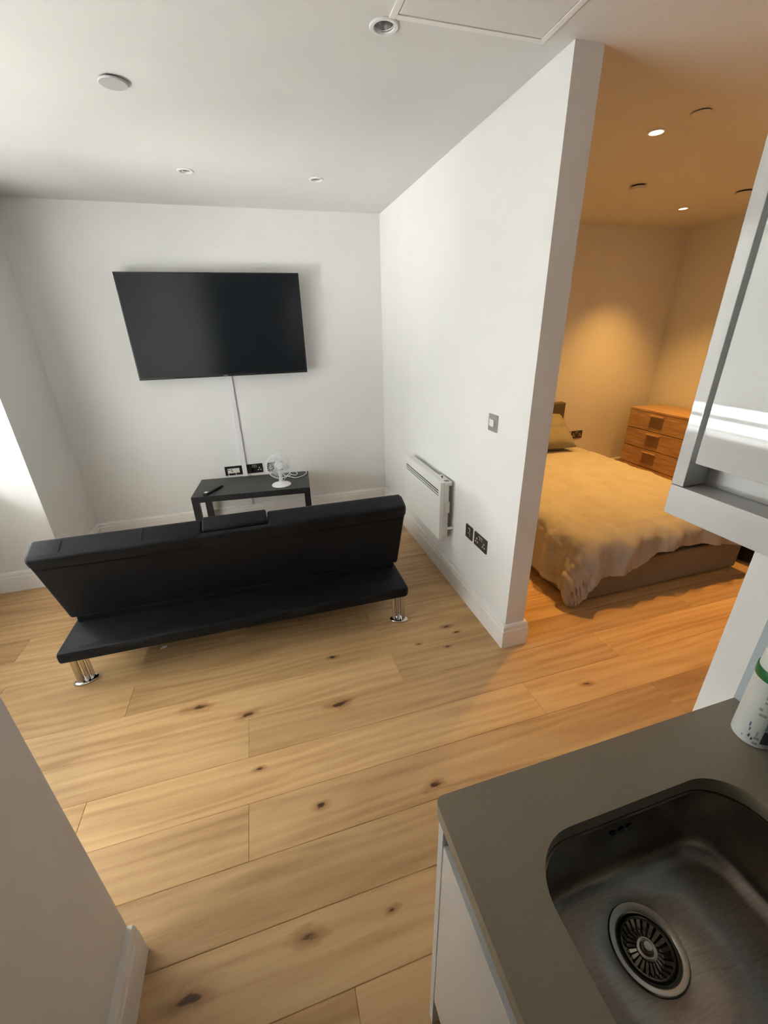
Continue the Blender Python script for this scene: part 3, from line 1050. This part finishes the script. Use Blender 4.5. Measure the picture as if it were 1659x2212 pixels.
def sofa_leg(cx, cy, ang):
    mb_ = MB()
    ca, sa = math.cos(ang), math.sin(ang)
    rot = lambda u, v: (cx + u * ca - v * sa, cy + u * sa + v * ca)
    lps = []
    for s2_, z in ((.93, 0.0), (1.0, .004), (1.0, .010), (.95, .014), (.86, .016)):
        lps.append([(*rot(.058 * s2_ * math.cos(2 * math.pi * i / 32), .034 * s2_ * math.sin(2 * math.pi * i / 32)), z) for i in range(32)])
    lg = None
    t0 = rot(-.022, 0)
    MBt = MB().cyl((*t0, .012), (*t0, .236), .0165, seg=20)
    for u, v in ((.010, -.004), (.032, .003)):
        q = rot(u, v)
        MBt.cyl((*q, .012), (*q, .236), .0098, seg=16)
    lg = MBt.build('leg', 'chrome', so, world=False)
    mb_.loft(lps)
    mb_.build('foot_plate', 'chrome', lg, world=False, smooth=50)


legL = (-2.202 - SX, -1.858 - SY)
legR = (-.489 - SX, -1.886 - SY)
sofa_leg(legL[0], legL[1], math.radians(20))
sofa_leg(legR[0], legR[1], math.radians(-20) + math.pi)
sofa_leg(-.80, .85, math.radians(-20))
sofa_leg(.80, .85, math.radians(20) + math.pi)

o = MB().prism([(0, 0), (.030, .006), (.034, .020), (.010, .018)], lambda u, v, w: Vector((-1.875 + u, -1.712 + v, .0005 + w)), 0, .003).build('paper_scrap', 'paper_white', smooth=0)
tag(o, 'tiny white scrap on the floor under the sofa bed', 'scrap')

# ------------------------------------------------------------------ bed
bx0, bx1, by0, by1 = .625, 2.02, -2.095, -.12
bed = thing('double_bed', 'double bed with taupe upholstered base standing in the bedroom', 'bed', ((bx0 + bx1) / 2, (by0 + by1) / 2, 0))
MB().box(bx0, bx1, by0, by1, .012, .245, .012, 3).build('divan_base', 'divan_fabric', bed)
MB().box(bx0 + .005, bx1 - .005, by0 + .01, by1, .245, .418, .045, 4).build('mattress', 'pillow_cotton', bed)
hb = MB().box(bx0 - .02, bx1 - .035, -.115, -.035, .02, .885, .014, 3).build('headboard', 'headboard_fabric', bed)
MB().box(bx0 - .02, bx1 - .005, -.16, -.115, .25, .600, .02, 3).build('headboard_pad', 'headboard_fabric', bed)

# duvet draped over the bed
dz = .462
ex0, ex1, ey0 = bx0 - .005, bx1 + .005, by0 - .012
rho = .085
NX, NY = 150, 150
ovl, ovr = .355, .11
y_head = -.40


def ovf(x):
    t_ = (x - (ex0 - ovl)) / (ex1 - ex0 + ovl + ovr)
    kp = [(0, .31), (.16, .31), (.24, .25), (.39, .20), (.577, .10), (.70, .12), (.78, .18), (1, .20)]
    for (t0, v0), (t1, v1) in zip(kp, kp[1:]):
        if t_ <= t1:
            return v0 + (v1 - v0) * (t_ - t0) / (t1 - t0) + .012 * math.sin(t_ * 22)
    return kp[-1][1]


def duvet_pt(i, j):
    u = i / NX
    v = j / NY
    sx_ = (ex0 - ovl) + u * (ex1 - ex0 + ovl + ovr)
    sy_ = y_head + v * ((ey0 - ovf(sx_)) - y_head)
    ix0, ix1, iy0 = ex0 + rho, ex1 - rho, ey0 + rho
    cx = min(max(sx_, ix0), ix1)
    cy = max(sy_, iy0)
    a, b_ = sx_ - cx, sy_ - cy
    r = math.hypot(a, b_)
    n1 = noise.noise(Vector((sx_ * 2.1, sy_ * 2.1, 3.0)))
    n2 = noise.noise(Vector((sx_ * 6.5, sy_ * 6.5, 9.0)))
    n3 = noise.noise(Vector((sx_ * 16, sy_ * 16, 1.0)))
    edge = min(1.0, max(0.0, (sx_ - ex0 + .15) / .6), max(0.0, (ex1 + .15 - sx_) / .6), max(0.0, (sy_ - ey0 + .15) / .6))
    # creases: ridged noise, stretched across the edge they run to
    rg = lambda fx_, fy_, ph_: (1 - abs(noise.noise(Vector((sx_ * fx_, sy_ * fy_, ph_))))) ** 4
    cr = .45 * rg(9, 3.2, 4.0) + .30 * rg(3.5, 8, 7.0) + .40 * rg(22, 7, 2.0) * (1 if sy_ < ey0 + .3 else .3)
    if r < 1e-6:
        near = min(sx_ - ix0, ix1 - sx_, sy_ - iy0)
        wr = max(0.0, 1 - near / .40)
        z = dz + .022 * edge + .012 * n1 + (.003 + .010 * wr) * n2 + .004 * wr * n3 + .012 * wr * cr
        return Vector((sx_, sy_, z))
    dx, dy = a / r, b_ / r
    corner = 2 * abs(dx * dy)
    q = rho * math.pi / 2
    sper = cx * 1.0 - cy * 1.0 + math.atan2(dy, dx) * .16      # place along the bed edge, for the hanging folds
    if r < q:
        an = r / rho
        out = (rho + .022) * math.sin(an)
        dn = rho * (1 - math.cos(an))
        hang = 0.0
    else:
        hang = (r - q) * (.985 - .07 * corner)
        out = rho + .022 + hang * .06
        dn = rho + hang
    k = min(1.0, r / .16)
    nf = noise.noise(Vector((sper * 2.2, 5.0, 0)))
    fold = math.sin(sper * 19 + 5 * nf + r * 2) * .5 + math.sin(sper * 33 + 1.7 + 4 * n1) * .3 + .8 * n2 + 1.1 * (cr - .4)
    out += k * (.026 * fold + .008 * n3) + corner * .03 * k
    out = max(out, (rho + .014) * min(1.0, r / q))
    z = dz - dn + .012 * n1 * (1 - k) + .010 * n2 * (1 - k * .5) + .006 * n3 + .012 * cr * (1 - k * .6)
    z = max(z, .010 + .004 * (1 + n3))
    return Vector((cx + dx * out, cy + dy * out, z))


mb = MB()
g = [[mb.bm.verts.new(duvet_pt(i, j)) for j in range(NY + 1)] for i in range(NX + 1)]
for i in range(NX):
    for j in range(NY):
        mb.bm.faces.new((g[i][j], g[i + 1][j], g[i + 1][j + 1], g[i][j + 1]))
dv = mb.build('duvet', 'duvet_cotton', smooth=180)
tag(dv, 'crumpled taupe duvet hanging over the foot of the bed', 'duvet')
md = dv.modifiers.new('thickness', 'SOLIDIFY')
md.thickness = .012
md.offset = 1.0

# pillow leaning on the headboard
NP = 26
mb = MB()
PWd, PHt, PTk = .66, .42, .085
pm = Matrix.Translation((1.475, -.395, .668)) @ Matrix.Rotation(math.radians(-3), 4, 'Z') @ Matrix.Rotation(math.radians(38), 4, 'X')
top, bot = [], []
for i in range(NP + 1):
    rt, rb = [], []
    for j in range(NP + 1):
        u, v = 2 * i / NP - 1, 2 * j / NP - 1
        pin = 1 - .10 * (u * u * v * v) ** .5 * 0 - .045 * (1 - abs(u)) * abs(v) - .045 * (1 - abs(v)) * abs(u)
        x_, y_ = u * PWd / 2 * pin, v * PHt / 2 * pin
        h_ = PTk * (max(0, 1 - u ** 4) ** .5) * (max(0, 1 - v ** 4) ** .5) + .003
        h_ += .006 * noise.noise(Vector((u * 3, v * 5, 2)))
        rt.append(mb.bm.verts.new(pm @ Vector((x_, y_, max(h_, .002)))))
        rb.append(mb.bm.verts.new(pm @ Vector((x_, y_, -max(h_ * .8, .002)))))
    top.append(rt); bot.append(rb)
for i in range(NP):
    for j in range(NP):
        mb.bm.faces.new((top[i][j], top[i + 1][j], top[i + 1][j + 1], top[i][j + 1]))
        mb.bm.faces.new((bot[i][j], bot[i][j + 1], bot[i + 1][j + 1], bot[i + 1][j]))
for k in range(NP):
    mb.bm.faces.new((top[k][0], bot[k][0], bot[k + 1][0], top[k + 1][0]))
    mb.bm.faces.new((top[k][NP], top[k + 1][NP], bot[k + 1][NP], bot[k][NP]))
    mb.bm.faces.new((top[0][k], top[0][k + 1], bot[0][k + 1], bot[0][k]))
    mb.bm.faces.new((top[NP][k], bot[NP][k], bot[NP][k + 1], top[NP][k + 1]))
tag(mb.build('pillow', 'pillow_cotton', smooth=70), 'olive taupe pillow leaning at the head of the bed', 'pillow')

# ------------------------------------------------------------------ chest of drawers
dx0, dx1, dy0, dy1, dtop = 2.78, 3.19, -.905, -.190, .796
ch = thing('chest_of_drawers', 'oak chest of four drawers against the bedroom wall', 'drawers', ((dx0 + dx1) / 2, (dy0 + dy1) / 2, 0))
mb = MB()
mb.box(dx0 + .018, dx1, dy0, dy0 + .018, 0, dtop - .02, .001)
mb.box(dx0 + .018, dx1, dy1 - .018, dy1, 0, dtop - .02, .001)
mb.box(dx1 - .012, dx1, dy0 + .018, dy1 - .018, 0, dtop - .02)
mb.box(dx0 + .024, dx1 - .012, dy0 + .018, dy1 - .018, .01, .03)
mb.build('carcass', 'oak_veneer', ch)
MB().box(dx0 + .020, dx0 + .026, dy0 + .018, dy1 - .018, .03, dtop - .02).build('drawer_gap_shade', 'dark_slot', ch, smooth=0)  # dark sheet put in for the shade seen between the drawers
MB().box(dx0 - .002, dx1, dy0 - .003, dy1 + .003, dtop - .020, dtop, .002).build('top', 'oak_veneer', ch)
dh = (dtop - .024) / 4
for k in range(4):
    z1 = dtop - .022 - k * dh
    z0 = z1 - dh + .007
    dr = MB().box(dx0, dx0 + .018, dy0 + .002, dy1 - .002, z0, z1, .0015).build('drawer', 'oak_veneer', ch)
    yc = (dy0 + dy1) / 2 + 0.004
    MB().box(dx0 - .0015, dx0 + .001, yc - .078, yc + .078, z1 - .150, z1 - .028, .0005, 1).build('handle_plate', 'walnut_handle', dr)
    MB().box(dx0 - .026, dx0, yc - .080, yc + .080, z1 - .034, z1 - .022, .0015).build('handle_lip', 'oak_veneer', dr)

# ------------------------------------------------------------------ black bag beyond the bed
mb = MB()
loops = []
for k, (s_, z) in enumerate(((.70, .0), (.93, .012), (1.0, .045), (1.02, .14), (.97, .24), (.86, .31), (.55, .345))):
    lp = []
    for i in range(36):
        a = 2 * math.pi * i / 36
        rx = .125 * s_ * (abs(math.cos(a)) ** .7) * (1 if math.cos(a) > 0 else -1)
        ry = .26 * s_ * (abs(math.sin(a)) ** .7) * (1 if math.sin(a) > 0 else -1)
        nn = noise.noise(Vector((rx * 9, ry * 9, z * 12)))
        lp.append((2.262 + rx * (1 + .09 * nn), -1.895 + ry * (1 + .05 * nn), z + .008 * nn * (1 if k > 0 else 0)))
    loops.append(lp)
bag = thing('holdall_bag', 'black soft bag standing on the floor beyond the bed foot', 'bag', (2.262, -1.895, 0))
mb.loft(loops).build('body', 'bag_black', bag, smooth=60)
for s_ in (-1, 1):
    MB().tube(smooth_path([(2.262 + s_ * .09, -2.02, .30), (2.262 + s_ * .08, -1.98, .40), (2.262 + s_ * .07, -1.895, .43), (2.262 + s_ * .08, -1.81, .40), (2.262 + s_ * .09, -1.77, .30)]), .010, 8).build('handle', 'bag_black', bag)

# ------------------------------------------------------------------ kitchen
KX, KY, KZ = -.932, -3.447, .910        # worktop front, end, top
KR = -5.20
TH_ = .032
wt = thing('worktop', 'grey brown stone worktop with a cut-out for the sink', 'worktop', ((KX + XK) / 2, (KY + KR) / 2, KZ - TH_))
outer = [(XK - .001, KR), (XK - .001, KY)]
for k in range(7):
    a = math.radians(90 + 90 * k / 6)
    outer.append((KX + .014 + .014 * math.cos(a), KY - .014 + .014 * math.sin(a)))
outer.append((KX, KR))
sx0, sx1, sy0, sy1 = -.829, -.398, -3.985, -3.556
hole = rrect(sx0, sx1, sy0, sy1, .088, 12)
mb = MB().holed(outer, [hole], KZ - TH_, KZ)
slab_o = mb.build('slab', 'worktop', wt, smooth=30)
md = slab_o.modifiers.new('arris', 'BEVEL')
md.width = .0018; md.segments = 2; md.limit_method = 'ANGLE'; md.angle_limit = math.radians(50); md.harden_normals = True

sk = thing('kitchen_sink', 'dark stainless steel undermount sink bowl', 'sink', ((sx0 + sx1) / 2, (sy0 + sy1) / 2, KZ - .205))
mb = MB()
loops = []
zt_ = KZ - TH_ + .0
depth = .146
prof = [(-.012, zt_ - .0015), (.004, zt_ - .0015), (.005, zt_ - .006)]
fil = .034
prof.append((.010, zt_ - depth + fil))
for k in range(1, 8):
    a = math.pi / 2 * k / 7
    prof.append((.010 + fil * (1 - math.cos(a)), zt_ - depth + fil - fil * math.sin(a)))
for ins, z in prof:
    r = max(.088 - ins * .75, .02)
    loops.append([(x, y, z) for x, y in rrect(sx0 + ins, sx1 - ins, sy0 + ins, sy1 - ins, r, 12, 14)])
cx_, cy_ = -.644, -3.668
# bottom: falls to the drain
zb = zt_ - depth
last = loops[-1]
NL = len(last)
ring = []
for i, (x, y, z) in enumerate(last):
    a = math.atan2(y - cy_, x - cx_)
    ring.append((cx_ + .060 * math.cos(a), cy_ + .060 * math.sin(a), zb - .003))
loops.append([tuple(Vector(p) * .5 + Vector(q) * .5) for p, q in zip(last, ring)])
loops.append(ring)
ring2 = [(cx_ + (x - cx_) * .93, cy_ + (y - cy_) * .93, zb - .006) for x, y, z in ring]
loops.append(ring2)
mb.loft(loops, cap0=False, cap1=False)
mb.build('bowl', 'stainless', sk, smooth=60)
MB().lathe([(.058, -.0035), (.0565, -.0015), (.050, -.0020), (.044, -.0045), (.041, -.012), (.041, -.030)], (cx_, cy_, zb), 48).build('drain_flange', 'stainless_ring', sk, smooth=50)
MB().lathe([(0, -.030), (.041, -.030)], (cx_, cy_, zb), 32).build('drain_well', 'dark_slot', sk)
bkt = MB().lathe([(.0395, -.006), (.0385, -.0035), (.0365, -.006), (.0365, -.011)], (cx_, cy_, zb), 40).build('strainer_basket', 'stainless_ring', sk, smooth=50)
mb = MB()
for k in range(22):
    a = 2 * math.pi * k / 22
    ca, sa = math.cos(a), math.sin(a)
    loops_ = []
    for r_, w_, z_ in ((.0155, .0014, -.0135), (.026, .0024, -.0185), (.0370, .0030, -.0085)):
        loops_.append([(cx_ + r_ * ca - w_ * sa, cy_ + r_ * sa + w_ * ca, zb + z_), (cx_ + r_ * ca + w_ * sa, cy_ + r_ * sa - w_ * ca, zb + z_),
                       (cx_ + r_ * ca + w_ * sa, cy_ + r_ * sa - w_ * ca, zb + z_ - .0015), (cx_ + r_ * ca - w_ * sa, cy_ + r_ * sa + w_ * ca, zb + z_ - .0015)])
    mb.loft(loops_)
rb = mb.build('strainer_ribs', 'stainless_ring', bkt, smooth=0)
rb['kind'] = 'stuff'
MB().lathe([(0.0162, -.015), (.0162, -.010), (.014, -.0085), (.010, -.0095), (.008, -.011), (.0078, -.006), (.006, -.002), (0, -.0015)], (cx_, cy_, zb), 28).build('strainer_knob', 'stainless_ring', bkt, smooth=50)
mb = MB()
for k in range(3):
    xx = -.645 + k * .018
    mb.prism(rrect(xx - .006, xx + .006, KZ - .062, KZ - .053, .004, 3), lambda u, v, w: Vector((u, sy1 - .0075 + w, v)), -.0015, .0)
mb.build('overflow_slots', 'dark_slot', sk, smooth=0)

# base unit: end panel, doors with a recessed rail over them
bu = thing('base_cabinet', 'white handleless base cabinet under the worktop', 'cabinet', ((KX + XK) / 2, (KY + KR) / 2, 0))
zB = KZ - TH_
FX = KX + .010
MB().box(FX, XK, KY - .020, KY - .001, 0.0, zB, .001).build('end_panel', 'kitchen_satin', bu)
yy = KY - .0205
for k in range(3):
    ya, yb = yy - .590, yy - .003
    MB().box(FX, FX + .019, ya, yb, .152, .800, .0018).build('door', 'kitchen_gloss', bu)
    yy -= .593
MB().box(FX + .030, FX + .034, KR, KY - .0205, .770, zB).build('handle_rail', 'gola_rail', bu, smooth=0)
MB().box(FX + .002, FX + .034, KR, KY - .0205, .842, .846).build('rail_lip', 'gola_rail', bu, smooth=0)
MB().box(FX + .045, FX + .060, KR, KY - .0205, 0, .150).build('plinth', 'kitchen_satin', bu, smooth=0)
mb = MB()
mb.box(FX + .036, XK, KR, KR + .018, .152, zB - .21)
mb.box(FX + .036, XK, KR + .018, KY - .0205, .152, .170)
mb.build('carcass', 'kitchen_satin', bu, smooth=0)

# wall cabinet
CX, CZ0, CZ1 = -.583, 1.406, 2.20
wc = thing('wall_cabinet', 'white gloss wall cabinet with a recessed grip at its foot', 'cabinet', ((CX + XK) / 2, (KY + KR) / 2, CZ0))
MB().box(CX, XK, KY - .018, KY, 1.451, CZ1, .0012).build('end_panel', 'kitchen_gloss', wc)
MB().box(CX, XK, KR, KY, CZ0, 1.450, .0015).build('bottom_shelf', 'kitchen_satin', wc)
MB().box(CX + .040, CX + .056, KR, KY - .0185, 1.4505, 1.54).build('grip_back', 'kitchen_satin', wc, smooth=0)
yy = KY - .0225
for k in range(3):
    ya, yb = yy - .572, yy - .003
    MB().box(CX - .001, CX + .019, ya, yb, 1.487, CZ1 - .002, .0018).build('door', 'kitchen_gloss', wc)
    yy -= .575
mb = MB()
mb.box(CX + .024, XK, KR, KY - .0185, CZ1 - .018, CZ1)
mb.box(XK - .012, XK, KR, KY - .0185, 1.4505, CZ1 - .018)
mb.build('carcass', 'kitchen_satin', wc, smooth=0)

o = MB().box(XK - .008, XK - .002, KR, KY + .001, KZ + .0005, CZ0 - .0005, .0008).build('splashback', 'splash_glass')
tag(o, 'pale blue glass splashback between worktop and wall cabinet', 'splashback')

# tub of wipes
ux, uy, ur = -.287, -3.524, .035
tu = thing('wipes_tub', 'white printed cylindrical tub with a green band on the worktop', 'tub', (ux, uy, KZ), 0)
MB().lathe([(0, .0005), (.031, .0005), (.0345, .004), (ur, .012), (ur, .150), (0, .150)], (ux, uy, KZ), 48).build('body', 'tub_white', tu)
MB().lathe([(ur + .0006, .150), (ur + .0012, .152), (ur + .0012, .168), (ur + .0006, .170), (0, .170)], (ux, uy, KZ), 48).build('green_band', 'tub_green', tu)
MB().lathe([(ur - .001, .170), (ur - .002, .196), (ur - .008, .204), (0, .205)], (ux, uy, KZ), 48).build('lid', 'tub_white', tu)


def wrap(a0, a1, z0, z1, m, name):
    mb_ = MB()
    n_ = max(2, int(abs(a1 - a0) / 5))
    ri, ro = ur + .0001, ur + .0005
    lo, hi = [], []
    for k in range(n_ + 1):
        a = math.radians(a0 + (a1 - a0) * k / n_)
        lo.append(mb_.bm.verts.new((ux + ro * math.cos(a), uy + ro * math.sin(a), KZ + z0)))
        hi.append(mb_.bm.verts.new((ux + ro * math.cos(a), uy + ro * math.sin(a), KZ + z1)))
    for k in range(n_):
        mb_.bm.faces.new((lo[k], lo[k + 1], hi[k + 1], hi[k]))
    return mb_.build(name, m, tu, smooth=60)


# seen side of the tub is around angle 200..250 degrees
wrap(222, 300, .050, .105, 'print_blue', 'label_panel')
wrap(224, 300, .016, .048, 'print_dark', 'label_text_block')
for a0, a1, z0, z1, m in ((186, 189, .046, .056, 'print_purple'), (190, 193, .036, .044, 'print_purple'), (193, 197, .021, .028, 'print_dark'),
                          (201, 205, .017, .023, 'print_dark'), (209, 213, .030, .042, 'print_grey'), (207, 219, .022, .028, 'print_grey'),
                          (208, 220, .010, .015, 'print_grey'), (178, 182, .015, .020, 'print_grey'),
                          (196, 204, .118, .124, 'print_grey'), (198, 210, .108, .113, 'print_grey'), (192, 200, .090, .096, 'print_grey'),
                          (196, 214, .078, .084, 'print_grey'), (203, 212, .130, .138, 'print_grey')):
    wrap(a0, a1, z0, z1, m, 'label_print')
